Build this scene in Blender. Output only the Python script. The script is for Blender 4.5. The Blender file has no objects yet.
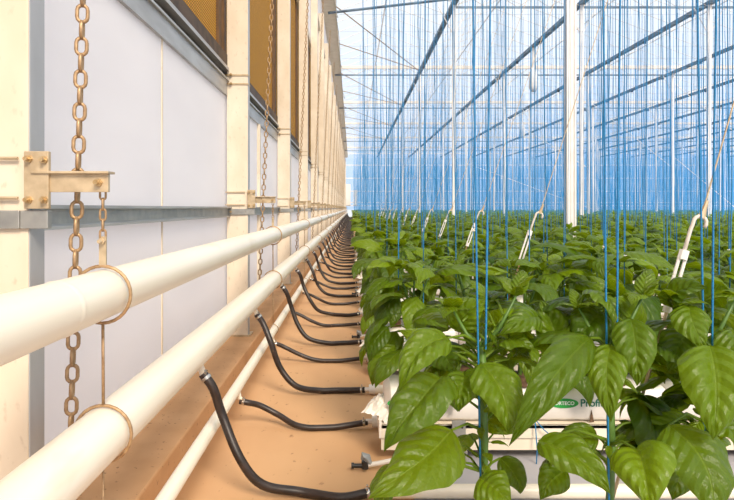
import bpy, math, random
from mathutils import Vector, Matrix
import numpy as np
random.seed(11)
C = bpy.context.scene.collection
PI = math.pi
CZ = 1.215            # eye height above the aisle floor
F = 600.0             # focal length in pixels
V = Vector

# ------------------------------------------------------------------ materials
def new_mat(name):
    m = bpy.data.materials.new(name); m.use_nodes = True
    nt = m.node_tree; nt.nodes.clear()
    out = nt.nodes.new('ShaderNodeOutputMaterial')
    return m, nt, out
def N(nt, kind, **kw):
    n = nt.nodes.new(kind)
    for k, v in kw.items(): setattr(n, k, v)
    return n
def math_n(nt, op, a, b=None, c=None):
    n = nt.nodes.new('ShaderNodeMath'); n.operation = op
    for i, x in enumerate((a, b, c)):
        if x is None: continue
        if isinstance(x, (int, float)): n.inputs[i].default_value = x
        else: nt.links.new(x, n.inputs[i])
    return n.outputs[0]
def mixc(nt, f, a, b):
    n = nt.nodes.new('ShaderNodeMix'); n.data_type = 'RGBA'
    if isinstance(f, (int, float)): n.inputs[0].default_value = f
    else: nt.links.new(f, n.inputs[0])
    for i, x in ((6, a), (7, b)):
        if isinstance(x, tuple): n.inputs[i].default_value = (*x, 1)
        else: nt.links.new(x, n.inputs[i])
    return n.outputs[2]
def surf(name, c1, c2=None, scale=8.0, rough=.5, metal=0.0, bump=0.0, contrast=(.35, .65), stretch=(1, 1, 1), detail=4, spec=.5, fine=None):
    """plain surface whose colour wanders between c1 and c2"""
    m, nt, out = new_mat(name)
    p = N(nt, 'ShaderNodeBsdfPrincipled')
    p.inputs['Roughness'].default_value = rough; p.inputs['Metallic'].default_value = metal
    p.inputs['Specular IOR Level'].default_value = spec
    nt.links.new(p.outputs[0], out.inputs[0])
    if c2 is None: c2 = tuple(x*.92 for x in c1)
    tc = N(nt, 'ShaderNodeTexCoord'); mp = N(nt, 'ShaderNodeMapping'); mp.inputs['Scale'].default_value = stretch
    nt.links.new(tc.outputs['Object'], mp.inputs[0])
    nz = N(nt, 'ShaderNodeTexNoise'); nz.inputs['Scale'].default_value = scale; nz.inputs['Detail'].default_value = detail
    nt.links.new(mp.outputs[0], nz.inputs['Vector'])
    mr = N(nt, 'ShaderNodeMapRange'); mr.inputs[1].default_value, mr.inputs[2].default_value = contrast
    nt.links.new(nz.outputs[0], mr.inputs[0])
    col = mixc(nt, mr.outputs[0], c1, c2)
    if fine:
        n2 = N(nt, 'ShaderNodeTexNoise'); n2.inputs['Scale'].default_value = fine[0]; n2.inputs['Detail'].default_value = 3
        nt.links.new(mp.outputs[0], n2.inputs['Vector'])
        m2 = N(nt, 'ShaderNodeMapRange'); m2.inputs[1].default_value, m2.inputs[2].default_value = fine[2], fine[3]
        nt.links.new(n2.outputs[0], m2.inputs[0])
        col = mixc(nt, m2.outputs[0], col, fine[1])
    nt.links.new(col, p.inputs['Base Color'])
    if bump:
        b = N(nt, 'ShaderNodeBump'); b.inputs['Strength'].default_value = bump; b.inputs['Distance'].default_value = .01
        nt.links.new(nz.outputs[0], b.inputs['Height']); nt.links.new(b.outputs[0], p.inputs['Normal'])
    return m

M = {}
M['floor'] = surf('aisle_concrete', (.66, .40, .205), (.57, .33, .165), 1.6, .85, bump=.05, stretch=(1, .5, 1), fine=(26, (.36, .19, .085), .66, .74))
M['kerb'] = surf('kerb_concrete', (.61, .36, .185), (.50, .28, .13), 3.0, .88, bump=.1, fine=(40, (.30, .16, .07), .66, .72))
M['sheet'] = surf('ground_sheet', (.47, .46, .49), (.40, .39, .43), 4, .7, bump=.2)
M['ground'] = surf('outside_ground', (.78, .72, .66), (.70, .64, .56), .1, .9)
M['column'] = surf('cream_column', (.74, .64, .51), (.66, .555, .42), 5, .5, stretch=(1, 1, .6), bump=.03, fine=(38, (.56, .46, .34), .60, .76))
M['sidegrey'] = surf('side_grey', (.46, .47, .49), (.36, .37, .38), 6, .5, .2, stretch=(1, 1, .3))
M['galv'] = surf('galvanised', (.44, .43, .40), (.32, .32, .31), 14, .42, .55, bump=.04)
M['galvwarm'] = surf('galvanised_warm', (.62, .49, .32), (.46, .35, .22), 22, .42, .35, bump=.06)
M['rail'] = surf('aluminium_rail', (.50, .50, .49), (.36, .35, .34), 10, .4, .5, stretch=(1, .2, 1))
M['darkrail_shade'] = surf('dark_channel_and_recess_shade', (.10, .060, .035), (.05, .03, .02), 9, .55, .0, spec=.2)
M['rust'] = surf('chain_steel', (.50, .335, .185), (.33, .20, .10), 60, .42, .45, bump=.1)
M['white'] = surf('white_pipe', (.88, .81, .68), (.84, .76, .62), 3, .32, stretch=(1, .3, 1), fine=(9, (.78, .68, .53), .62, .78))
M['plastic'] = surf('white_plastic', (.82, .78, .72), (.75, .70, .64), 12, .4)
M['post'] = surf('white_post', (.86, .83, .80), (.80, .76, .72), 6, .45)
M['beam'] = surf('gutter_metal', (.16, .23, .30), (.09, .12, .16), 2.2, .5, .2, contrast=(.42, .58))
M['chord'] = surf('truss_metal', (.74, .69, .62), (.62, .56, .50), 2, .5)
M['hose'] = surf('black_rubber', (.035, .022, .018), (.018, .012, .010), 20, .42, fine=(30, (.16, .10, .06), .66, .80))
M['clamp'] = surf('clamp_steel', (.62, .60, .56), (.50, .48, .45), 40, .25, .9)
M['bolt'] = surf('bolt_brass', (.62, .46, .26), (.50, .33, .15), 50, .3, .7)
M['black'] = surf('black_plastic', (.02, .02, .02), None, 10, .4)
M['grey'] = surf('grey_plastic', (.30, .32, .33), None, 10, .4)
M['slab'] = surf('slab_wrap', (.83, .79, .76), (.74, .70, .66), 7, .35, bump=.25)
M['gutter'] = surf('crop_gutter', (.80, .72, .60), (.72, .64, .52), 3, .45)
M['coco'] = surf('growing_block', (.16, .09, .05), (.08, .045, .025), 60, .9, bump=.5)
M['green_ink'] = surf('green_ink', (.02, .33, .05), None, 5, .5)
M['teal_ink'] = surf('teal_ink', (.02, .16, .11), None, 5, .5)
M['white_ink'] = surf('white_ink', (.85, .88, .84), None, 5, .5)
M['stem'] = surf('stem_green', (.10, .20, .03), (.06, .13, .02), 30, .45)
M['wire'] = surf('crop_wire', (.45, .46, .48), None, 5, .4, .6)
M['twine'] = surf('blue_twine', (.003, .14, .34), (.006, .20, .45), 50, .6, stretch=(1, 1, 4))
M['twine_lit'] = surf('far_blue_twine_lit', (.03, .31, .72), (.025, .28, .66), 3, .7)  # same blue twine, paled so the strong light is in its colour
M['label_tag'] = surf('orange_tag', (.8, .3, .1), None, 5, .5)
M['inner'] = surf('pad_end_strip', (.15, .07, .02), (.09, .045, .015), 9, .7)

# translucent wall sheet
m, nt, out = new_mat('translucent_sheet')
d = N(nt, 'ShaderNodeBsdfDiffuse'); t = N(nt, 'ShaderNodeBsdfTranslucent'); g = N(nt, 'ShaderNodeBsdfGlossy')
tc = N(nt, 'ShaderNodeTexCoord'); nz = N(nt, 'ShaderNodeTexNoise'); nz.inputs['Scale'].default_value = 1.1
mp = N(nt, 'ShaderNodeMapping'); mp.inputs['Scale'].default_value = (1, 1, 3.5); nt.links.new(tc.outputs['Object'], mp.inputs[0])
nt.links.new(mp.outputs[0], nz.inputs['Vector'])
cc = mixc(nt, nz.outputs[0], (.97, .95, .95), (.88, .86, .87))
nt.links.new(cc, d.inputs[0]); nt.links.new(cc, t.inputs[0]); g.inputs['Roughness'].default_value = .25
mx = N(nt, 'ShaderNodeMixShader'); mx.inputs[0].default_value = .62
nt.links.new(d.outputs[0], mx.inputs[1]); nt.links.new(t.outputs[0], mx.inputs[2])
m2 = N(nt, 'ShaderNodeMixShader'); m2.inputs[0].default_value = .05
nt.links.new(mx.outputs[0], m2.inputs[1]); nt.links.new(g.outputs[0], m2.inputs[2]); nt.links.new(m2.outputs[0], out.inputs[0])
M['sheetwall'] = m

def glassy(name, tint, mixin, dcol):
    m, nt, out = new_mat(name)
    tr = N(nt, 'ShaderNodeBsdfTransparent'); tr.inputs[0].default_value = (*tint, 1)
    tl = N(nt, 'ShaderNodeBsdfTranslucent'); tl.inputs[0].default_value = (*dcol, 1)
    mx = N(nt, 'ShaderNodeMixShader'); mx.inputs[0].default_value = mixin
    nt.links.new(tr.outputs[0], mx.inputs[1]); nt.links.new(tl.outputs[0], mx.inputs[2]); nt.links.new(mx.outputs[0], out.inputs[0])
    return m
M['roofglass'] = glassy('roof_glass', (.97, .985, 1), .06, (.85, .92, 1))
M['endglass'] = glassy('end_glass', (.93, .97, 1), .25, (.75, .88, 1))

# cooling pad: corrugated cardboard, rows of little zigzag cells
m, nt, out = new_mat('cooling_pad_paper')
p = N(nt, 'ShaderNodeBsdfPrincipled'); p.inputs['Roughness'].default_value = .8
tc = N(nt, 'ShaderNodeTexCoord'); sx = N(nt, 'ShaderNodeSeparateXYZ'); nt.links.new(tc.outputs['Object'], sx.inputs[0])
y = sx.outputs[1]; z = sx.outputs[2]
tri = math_n(nt, 'PINGPONG', y, .016)
zz = math_n(nt, 'ADD', z, math_n(nt, 'MULTIPLY', tri, .9))
band = math_n(nt, 'PINGPONG', zz, .011)
f = N(nt, 'ShaderNodeMapRange'); f.inputs[1].default_value = .002; f.inputs[2].default_value = .008; nt.links.new(band, f.inputs[0])
nz = N(nt, 'ShaderNodeTexNoise'); nz.inputs['Scale'].default_value = 22; nt.links.new(tc.outputs['Object'], nz.inputs['Vector'])
base = mixc(nt, nz.outputs[0], (.86, .43, .025), (.62, .27, .012))
col = mixc(nt, f.outputs[0], (.17, .07, .008), base)
nt.links.new(col, p.inputs['Base Color']); nt.links.new(p.outputs[0], out.inputs[0])
bp = N(nt, 'ShaderNodeBump'); bp.inputs['Strength'].default_value = .8; bp.inputs['Distance'].default_value = .012
nt.links.new(f.outputs[0], bp.inputs['Height']); nt.links.new(bp.outputs[0], p.inputs['Normal'])
M['pad'] = m

# leaf
def leaf_mat(name, dark, light, tl, detail=True):
    m, nt, out = new_mat(name)
    p = N(nt, 'ShaderNodeBsdfPrincipled'); p.inputs['Roughness'].default_value = .40
    p.inputs['Specular IOR Level'].default_value = .40
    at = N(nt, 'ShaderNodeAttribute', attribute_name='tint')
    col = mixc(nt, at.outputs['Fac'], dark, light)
    if detail:
        uv = N(nt, 'ShaderNodeUVMap', uv_map='uv'); s = N(nt, 'ShaderNodeSeparateXYZ'); nt.links.new(uv.outputs[0], s.inputs[0])
        tt = s.outputs[0]; a = math_n(nt, 'ABSOLUTE', math_n(nt, 'SUBTRACT', math_n(nt, 'MULTIPLY', s.outputs[1], 2.0), 1.0))
        ph = math_n(nt, 'SUBTRACT', tt, math_n(nt, 'MULTIPLY', math_n(nt, 'POWER', a, 1.15), .30))
        w = math_n(nt, 'PINGPONG', ph, .075)                   # 0 on a side vein
        vn = N(nt, 'ShaderNodeMapRange'); vn.inputs[1].default_value = .0; vn.inputs[2].default_value = .013
        vn.inputs[3].default_value = 1; vn.inputs[4].default_value = 0; nt.links.new(w, vn.inputs[0])
        md = N(nt, 'ShaderNodeMapRange'); md.inputs[1].default_value = .015; md.inputs[2].default_value = .05
        md.inputs[3].default_value = 1; md.inputs[4].default_value = 0; nt.links.new(a, md.inputs[0])
        vv = math_n(nt, 'MAXIMUM', md.outputs[0], math_n(nt, 'MULTIPLY', vn.outputs[0], .35))
        col = mixc(nt, math_n(nt, 'MULTIPLY', vv, .30), col, (.24, .36, .05))
        tc = N(nt, 'ShaderNodeTexCoord'); nz = N(nt, 'ShaderNodeTexNoise'); nz.inputs['Scale'].default_value = 55; nz.inputs['Detail'].default_value = 3
        nt.links.new(tc.outputs['Object'], nz.inputs['Vector'])
        h = math_n(nt, 'ADD', math_n(nt, 'MULTIPLY', w, 7.0), math_n(nt, 'MULTIPLY', nz.outputs[0], .9))
        h = math_n(nt, 'SUBTRACT', h, math_n(nt, 'MULTIPLY', md.outputs[0], .3))
        bp = N(nt, 'ShaderNodeBump'); bp.inputs['Strength'].default_value = .8; bp.inputs['Distance'].default_value = .007
        nt.links.new(h, bp.inputs['Height']); nt.links.new(bp.outputs[0], p.inputs['Normal'])
    nt.links.new(col, p.inputs['Base Color'])
    t = N(nt, 'ShaderNodeBsdfTranslucent'); t.inputs[0].default_value = (*tl, 1)
    mx = N(nt, 'ShaderNodeMixShader'); mx.inputs[0].default_value = .32
    nt.links.new(p.outputs[0], mx.inputs[1]); nt.links.new(t.outputs[0], mx.inputs[2]); nt.links.new(mx.outputs[0], out.inputs[0])
    return m
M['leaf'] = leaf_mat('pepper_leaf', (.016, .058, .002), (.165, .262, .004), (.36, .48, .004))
M['leaf_far'] = leaf_mat('pepper_leaf_far', (.016, .062, .003), (.150, .255, .006), (.30, .44, .005), False)

# ------------------------------------------------------------------ mesh building
class MB:
    def __init__(s): s.v = []; s.f = []; s.uv = {}; s.t = {}
    def add(s, vs, fs, uvs=None, tint=None):
        b = len(s.v); s.v.extend([tuple(x) for x in vs]); s.f.extend([tuple(i+b for i in f) for f in fs])
        if uvs is not None:
            for i, u in enumerate(uvs): s.uv[b+i] = u
        if tint is not None:
            for i in range(len(vs)): s.t[b+i] = tint
    def box(s, x0, x1, y0, y1, z0, z1):
        s.add([(x, y, z) for x in (x0, x1) for y in (y0, y1) for z in (z0, z1)],
              [(0, 1, 3, 2), (4, 6, 7, 5), (0, 4, 5, 1), (2, 3, 7, 6), (0, 2, 6, 4), (1, 5, 7, 3)])
    def tube(s, pts, r, n=10, caps=True, closed=False):
        pts = [V(p) for p in pts]; m = len(pts); rs = r if isinstance(r, (list, tuple)) else [r]*m
        vs = []; up = None
        for i, p in enumerate(pts):
            if closed: t = (pts[(i+1) % m]-pts[i-1]).normalized()
            else: t = (pts[min(i+1, m-1)]-pts[max(i-1, 0)]).normalized()
            if up is None:
                up = V((0, 0, 1)) if abs(t.z) < .9 else V((1, 0, 0))
            a = t.cross(up)
            if a.length < 1e-5: a = t.orthogonal()
            a.normalize(); b = a.cross(t); up = b
            for k in range(n):
                q = 2*PI*k/n; vs.append(p + (a*math.cos(q)+b*math.sin(q))*rs[i])
        fs = []
        for i in range(m if closed else m-1):
            j = (i+1) % m
            for k in range(n):
                l = (k+1) % n; fs.append((i*n+k, i*n+l, j*n+l, j*n+k))
        if caps and not closed:
            fs.append(tuple(reversed(range(n)))); fs.append(tuple((m-1)*n+k for k in range(n)))
        s.add(vs, fs)
    def ring(s, c, R, r, ax='y', n=28, k=7, a0=0, a1=2*PI, sq=1.0):
        c = V(c); full = abs(a1-a0-2*PI) < 1e-6; P = []
        for i in range(n if full else n+1):
            q = a0+(a1-a0)*i/n; u, w = R*math.cos(q), R*math.sin(q)*sq
            P.append(c+{'y': V((u, 0, w)), 'x': V((0, u, w)), 'z': V((u, w, 0))}[ax])
        s.tube(P, r, k, closed=full)
    def mesh(s, name, smooth=False):
        me = bpy.data.meshes.new(name); me.from_pydata(s.v, [], s.f)
        if s.uv:
            L = me.uv_layers.new(name='uv'); li = np.zeros(len(me.loops), dtype=np.int32); me.loops.foreach_get('vertex_index', li)
            arr = np.array([s.uv.get(i, (.5, .3)) for i in range(len(s.v))], dtype=np.float32)
            L.data.foreach_set('uv', arr[li].ravel())
        if s.t:
            A = me.attributes.new('tint', 'FLOAT', 'POINT'); A.data.foreach_set('value', np.array([s.t.get(i, .5) for i in range(len(s.v))], dtype=np.float32))
        if smooth: me.polygons.foreach_set('use_smooth', [True]*len(me.polygons))
        me.update(); return me
def smooth_by_angle(me, deg=40):
    me.polygons.foreach_set('use_smooth', [True]*len(me.polygons))
    try: me.set_sharp_from_angle(angle=math.radians(deg))
    except Exception: pass
def obj(name, mb, mat, parent=None, smooth=None, loc=None, bevel=0):
    me = mb if isinstance(mb, bpy.types.Mesh) else mb.mesh(name)
    if smooth == 'auto': smooth_by_angle(me)
    elif smooth: me.polygons.foreach_set('use_smooth', [True]*len(me.polygons))
    if mat and not me.materials: me.materials.append(mat)
    o = bpy.data.objects.new(name, me); C.objects.link(o)
    if parent: o.parent = parent
    if loc is not None: o.location = loc
    if bevel:
        b = o.modifiers.new('bevel', 'BEVEL'); b.width = bevel; b.segments = 2; b.limit_method = 'ANGLE'
    return o
def tag(o, label, cat, group=None, kind=None):
    o['label'] = label; o['category'] = cat
    if group: o['group'] = group
    if kind: o['kind'] = kind
    return o
def thing(name, label, cat, loc=(0, 0, 0), group=None):
    o = bpy.data.objects.new(name, None); o.empty_display_size = .1; C.objects.link(o); o.location = loc
    return tag(o, label, cat, group)
def struct(name, mb, mat, smooth=None, bevel=0, label=None):
    o = obj(name, mb, mat, None, smooth, None, bevel); o['kind'] = 'structure'
    if label: o['label'] = label
    return o
def copy_tree(o, parent=None):
    c = o.copy(); C.objects.link(c); c.parent = parent
    for ch in list(o.children): copy_tree(ch, c)
    return c
ONES = ['', 'first', 'second', 'third', 'fourth', 'fifth', 'sixth', 'seventh', 'eighth', 'ninth', 'tenth', 'eleventh', 'twelfth', 'thirteenth',
        'fourteenth', 'fifteenth', 'sixteenth', 'seventeenth', 'eighteenth', 'nineteenth']
TENS = ['', '', 'twent', 'thirt', 'fort', 'fift', 'sixt', 'sevent', 'eight']
def nth(n):
    if n < 20: return ONES[n]
    return TENS[n//10]+'ieth' if n % 10 == 0 else TENS[n//10]+'y-'+ONES[n % 10]
def nearest(n): return 'nearest' if n == 1 else nth(n)

# ------------------------------------------------------------------ setting
FARY = 80.5; FARX = 56.0; WX = -1.0; NEARY = -7.0
b = MB(); b.box(-.75, .26, NEARY, FARY, -.1, 0); struct('floor', b, M['floor'], label='orange tan concrete aisle floor')
b = MB(); b.box(.26, FARX, NEARY, FARY, -.1, .004); struct('floor.001', b, M['sheet'], label='pale ground sheet under the crop rows')
b = MB(); b.box(-1.15, -.745, NEARY, FARY, -.1, CZ-1.01); struct('trim_1', b, M['kerb'], bevel=.008, label='tan concrete kerb under the side wall')
b = MB(); b.box(-300, 400, -150, 500, -.3, -.12); struct('ground', b, M['ground'])
# side wall sheets: lower, middle and upper run
b = MB(); b.box(WX-.02, WX, NEARY, FARY, CZ-1.02, CZ+.90)
b.box(WX-.02, WX, NEARY, FARY, CZ+3.95, CZ+6.9)
struct('wall_left', b, M['sheetwall'], label='translucent white sheet wall beside the aisle')
b = MB(); b.box(-1.0, FARX, FARY, FARY+.03, 0, CZ+6.7)
for i in range(14):
    x = -.85+4.25*i; b.add([(x, FARY, CZ+6.7), (x+4.25, FARY, CZ+6.7), (x+2.125, FARY, CZ+7.75)], [(0, 1, 2)])
struct('wall_back', b, M['endglass'])
b = MB(); b.box(FARX, FARX+.03, NEARY, FARY, 0, CZ+6.7); struct('wall_right', b, M['endglass'])
b = MB()
for i in range(14):
    x = -.85+4.25*i
    b.add([(x, NEARY, CZ+6.95), (x, FARY, CZ+6.95), (x+2.125, FARY, CZ+7.75), (x+2.125, NEARY, CZ+7.75)], [(0, 1, 2, 3)])
    b.add([(x+4.25, NEARY, CZ+6.95), (x+4.25, FARY, CZ+6.95), (x+2.125, FARY, CZ+7.75), (x+2.125, NEARY, CZ+7.75)], [(0, 3, 2, 1)])
struct('ceiling', b, M['roofglass'])
# roof glazing bars, one run to each bay of the roof
for i in range(13):
    b = MB(); x = -.85+4.25*i
    y = 4.0+(i*3)
    while y < FARY:
        for sgn in (-1, 1):
            xa = x if sgn < 0 else x+4.25
            b.tube([(xa, y, CZ+6.93), (x+2.125, y, CZ+7.73)], .014, 4)
        y += 1.25
    b.tube([(x+2.125, y0, CZ+7.76) for y0 in (NEARY, FARY)], .03, 4)
    struct('trim_%d' % (20+i), b, M['post'])
# end wall rails and mullions
b = MB()
for z in (7.3, 5.75, 4.0, 2.25, .75, .3): b.box(-.95, FARX, FARY-.12, FARY-.02, CZ+z-.05, CZ+z+.05)
x = -.85
while x < FARX: b.box(x-.03, x+.03, FARY-.1, FARY-.02, 0, CZ+6.7); x += 2.125
struct('trim_2', b, M['post'])
b = MB(); b.box(-.9, -.2, FARY-.25, FARY-.13, CZ+.35, CZ+3.2); b.box(.2, .75, FARY-.25, FARY-.13, CZ+.35, CZ+2.4)
struct('door_1', b, M['plastic'], label='white doors in the far end wall')

# rails of the side wall
b = MB()
b.box(WX, WX+.03, NEARY, FARY, CZ-.060, CZ+.0); b.box(WX, WX+.055, NEARY, FARY, CZ-.002, CZ+.010)
b.box(WX, WX+.045, NEARY, FARY, CZ-.070, CZ-.060)
struct('trim_3', b, M['rail'], label='grey metal rail across the translucent wall sheets')
b = MB(); b.box(WX+.02, WX+.032, NEARY, FARY, CZ-.052, CZ-.004); struct('trim_4', b, M['galv'])
b = MB()
b.box(WX-.03, WX+.02, NEARY, FARY, CZ+.885, CZ+1.0); b.box(WX+.02, WX+.035, NEARY, FARY, CZ+.996, CZ+1.01)
struct('trim_5', b, M['rail'], label='bright metal rail under the cooling pads')
b = MB(); b.box(WX-.10, WX-.03, NEARY, FARY, CZ+.98, CZ+1.12); b.box(WX-.06, WX+.02, NEARY, FARY, CZ+1.105, CZ+1.205)  # first box: dark panel that paints the shade inside the recess
struct('trim_6', b, M['darkrail_shade'], label='dark channel at the foot of the cooling pads, recess below painted shade-dark')
b = MB(); b.box(WX-.02, WX+.035, NEARY, FARY, CZ+1.075, CZ+1.10); struct('trim_7', b, M['rail'])
b = MB(); b.box(WX-.08, WX+.03, NEARY, FARY, CZ+3.85, CZ+4.0); b.box(WX-.02, WX+.08, NEARY, FARY, CZ+5.2, CZ+5.28)
struct('trim_8', b, M['column'])
b = MB(); b.box(WX-.05, -.60, NEARY, FARY, CZ+6.75, CZ+6.98); b.box(-.60, -.55, NEARY, FARY, CZ+6.8, CZ+7.0); struct('trim_9', b, M['column'])
# vertical seams of the wall sheets
b = MB()
for k in range(-2, 25):
    yy = 3.15+3.2*k
    if yy > FARY: break
    b.box(WX-.001, WX+.006 if k < 1 else WX+.03, yy-.006 if k < 1 else yy-.03, yy+.006 if k < 1 else yy+.03, CZ-1.01, CZ+.885)
struct('trim_10', b, M['column'])

# ------------------------------------------------------------------ side wall columns, pads, brackets, hangers, chains
COLX = -.82
colY = [1.52+3.2*k for k in range(25)]
def bolt(mb, x, y, z, r=.010, ax='y'):
    if ax == 'y':
        mb.tube([(x, y, z), (x, y-.008, z)], r, 6); mb.tube([(x, y-.008, z), (x, y-.022, z)], r*.55, 8)
def make_column():
    t = thing('steel_column', '', 'column', (0, 0, 0), 'columns of the side wall')
    b = MB(); b.box(COLX-.165, COLX, 0, .075, 0, 6.0+.7); obj('shaft', b, M['column'], t, bevel=.004)
    b = MB(); b.box(COLX-.001, COLX+.003, .003, .074, 0, 6.69); obj('side_face', b, M['sidegrey'], t)  # thin skin, greyer than the cream front, on the aisle side
    b = MB(); b.box(COLX-.19, COLX+.02, -.01, .14, -.004, .012); obj('base_plate', b, M['galvwarm'], t)
    b = MB(); zz = 1.01
    b.box(COLX+.0, COLX+.062, -.022, -.008, zz-.002, zz+.142); b.box(COLX+.003, COLX+.015, -.008, .06, zz, zz+.142)
    obj('bracket_plate', b, M['galvwarm'], t, bevel=.002)
    b = MB(); b.box(COLX-.17, COLX-.015, -.016, -.002, zz-.052, zz-.006); b.box(COLX-.015, COLX+.055, -.012, .01, zz-.052, zz-.006); obj('collar', b, M['galv'], t, bevel=.002)
    b = MB()
    for z in (zz+.025, zz+.125): b.tube([(COLX-.175, -.012, z), (COLX-.02, -.012, z)], .0045, 6)
    for z in (2.055, 1.985): b.box(COLX-.172, COLX+.006, -.007, .08, z-.006, z+.006)
    obj('strap', b, M['galvwarm'], t)
    for (x, z) in ((COLX+.013, zz+.122), (COLX+.052, zz+.12), (COLX+.013, zz+.02), (COLX+.052, zz+.02), (COLX-.13, zz-.03)):
        b = MB(); bolt(b, x, -.02, z); obj('bolt', b, M['bolt'], t, smooth='auto')
    for z in (2.055, 1.985):
        b = MB(); b.tube([(COLX-.20, -.02, z), (COLX-.13, -.02, z)], .004, 6); bolt(b, COLX-.13, -.014, z, .012); obj('bolt', b, M['bolt'], t)
    return t
col0 = make_column()
for k, y in enumerate(colY):
    c = col0 if k == 0 else copy_tree(col0)
    c.location = (0, y, CZ-1.01)
    c['label'] = 'cream steel wall column, %s one along the aisle wall' % nearest(k+1)

def make_bracket():
    t = thing('pipe_bracket', '', 'bracket', (0, 0, 0), 'brackets on the wall columns')
    b = MB(); b.box(COLX+.025, -.612, -.002, .010, -.046, 0); b.box(COLX+.02, -.607, -.016, .03, 0, .006); obj('arm', b, M['galvwarm'], t, bevel=.001)
    b = MB(); bolt(b, -.636, -.002, -.022, .011); obj('bolt', b, M['bolt'], t)
    return t
br0 = make_bracket()
for k, y in enumerate(colY):
    c = br0 if k == 0 else copy_tree(br0)
    c.location = (0, y-.012 if k == 0 else y+.08, CZ+.086)
    c['label'] = 'short steel arm sticking out from %s wall column above the pipes' % nearest(k+1)

def link_mesh(L, W, r, seg=6, n=6):
    """a chain link in the xz plane, long along z"""
    b = MB(); P = []; R = W/2-r; h = L/2-W/2
    for i in range(seg+1): q = PI*i/seg; P.append((R*math.cos(q), 0, h+R*math.sin(q)))
    for i in range(seg+1): q = PI+PI*i/seg; P.append((R*math.cos(q), 0, -h+R*math.sin(q)))
    b.tube(P, r, n, closed=True); return b.mesh('link', True)
big = link_mesh(.054, .036, .0052); big.materials.append(M['rust'])
small = link_mesh(.036, .020, .0032); small.materials.append(M['rust'])
far_l = link_mesh(.054, .036, .0052, 3, 4)
HX = -.636
def make_hanger():
    t = thing('pipe_hanger', '', 'hanger', (0, 0, 0), 'hangers carrying the white pipes')
    z = -.012
    for i in range(5):
        o = obj('link', small, None, t); o.location = (HX, 0, z-.016); o.rotation_euler = (0, 0, (i % 2)*PI/2+.3); z -= .0265
    zt = z+.004
    zc1 = -.221-.064      # centre of the upper ring below the arm's bolt (bolt at +.064)
    zc2 = -.577-.064; zc3 = -.976-.064
    b = MB(); b.box(HX-.009, HX+.009, -.003, .003, zc1+.072, zt+.004); bolt(b, HX, -.004, zt-.008, .009); obj('eye_plate', b, M['galvwarm'], t)
    b = MB(); b.ring((HX-.002, 0, zc1), .073, .0045); obj('ring', b, M['rust'], t, smooth=True)
    b = MB(); b.tube([(HX, 0, zc1-.073), (HX+.001, 0, zc2+.073)], .0042, 8); obj('rod', b, M['rust'], t, smooth=True)
    b = MB(); b.ring((HX, 0, zc2), .073, .0045); obj('ring', b, M['rust'], t, smooth=True)
    b = MB(); b.tube([(HX, 0, zc2-.073), (HX+.002, 0, zc3+.04)], .0032, 8); obj('rod', b, M['rust'], t, smooth=True)
    b = MB(); b.ring((HX+.004, 0, zc3), .040, .003, n=20); obj('ring', b, M['rust'], t, smooth=True)
    return t
h0 = make_hanger()
for k, y in enumerate(colY):
    c = h0 if k == 0 else copy_tree(h0)
    c.location = (0, y+.012 if k == 0 else y+.105, CZ+.064)
    c['label'] = 'thin steel ring hanger below %s wall bracket, looped round the white pipes' % nearest(k+1)

# lifting chains
for k, y in enumerate(colY[:16]):
    t = thing('lifting_chain', 'long steel chain hanging beside %s wall column' % nearest(k+1), 'chain', (0, 0, 0), 'chains hanging along the wall')
    yy = y+.04 if k == 0 else y+.085
    tilt = .028 if k == 0 else .045
    def cx(z): return -.715+tilt*z + (0 if k == 0 else .0)
    zb = -.60; pitch = .0425; n = int((4.3-zb)/pitch)
    nind = (30 if k == 0 else 62 if k == 1 else 0)
    rest = MB(); src = [v.co.copy() for v in (big if k < 5 else far_l).vertices]; fc = [tuple(p.vertices) for p in (big if k < 5 else far_l).polygons]
    for i in range(n):
        z = zb+pitch*i; rot = Matrix.Rotation((i % 2)*PI/2+.25, 4, 'Z'); rr = Matrix.Rotation(math.atan(tilt), 4, 'Y')
        P = V((cx(z), yy, CZ+z))
        if i < nind:
            o = obj('link', big, None, t); o.matrix_local = Matrix.Translation(P) @ rr @ rot
        else:
            mm = Matrix.Translation(P) @ rr @ rot; rest.add([mm @ v for v in src], fc)
    o = obj('link', rest, M['rust'], t, smooth=True); o['kind'] = 'stuff'; o.name = 'upper_links'

# cooling pads, one to each bay
for k in range(-1, 24):
    y0 = 1.52+3.2*k; 
    t = thing('cooling_pad', 'brown honeycomb cooling pad in %s bay of the side wall' % (nearest(k+1) if k > 0 else ('nearest' if k == 0 else 'partly seen')), 'cooling pad', (0, 0, 0), 'cooling pads in the side wall')
    b = MB(); b.box(WX-.16, WX-.045, y0+.14, y0+3.12, CZ+1.19, CZ+3.88); obj('pad', b, M['pad'], t)
    for ya, yb in ((y0+.10, y0+.17), (y0+3.09, y0+3.19)):
        b = MB(); b.box(WX-.06, WX-.025, ya, yb, CZ+1.20, CZ+3.9); obj('end_strip', b, M['inner'], t)  # dark brown strip over the gap at each pad end

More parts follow.
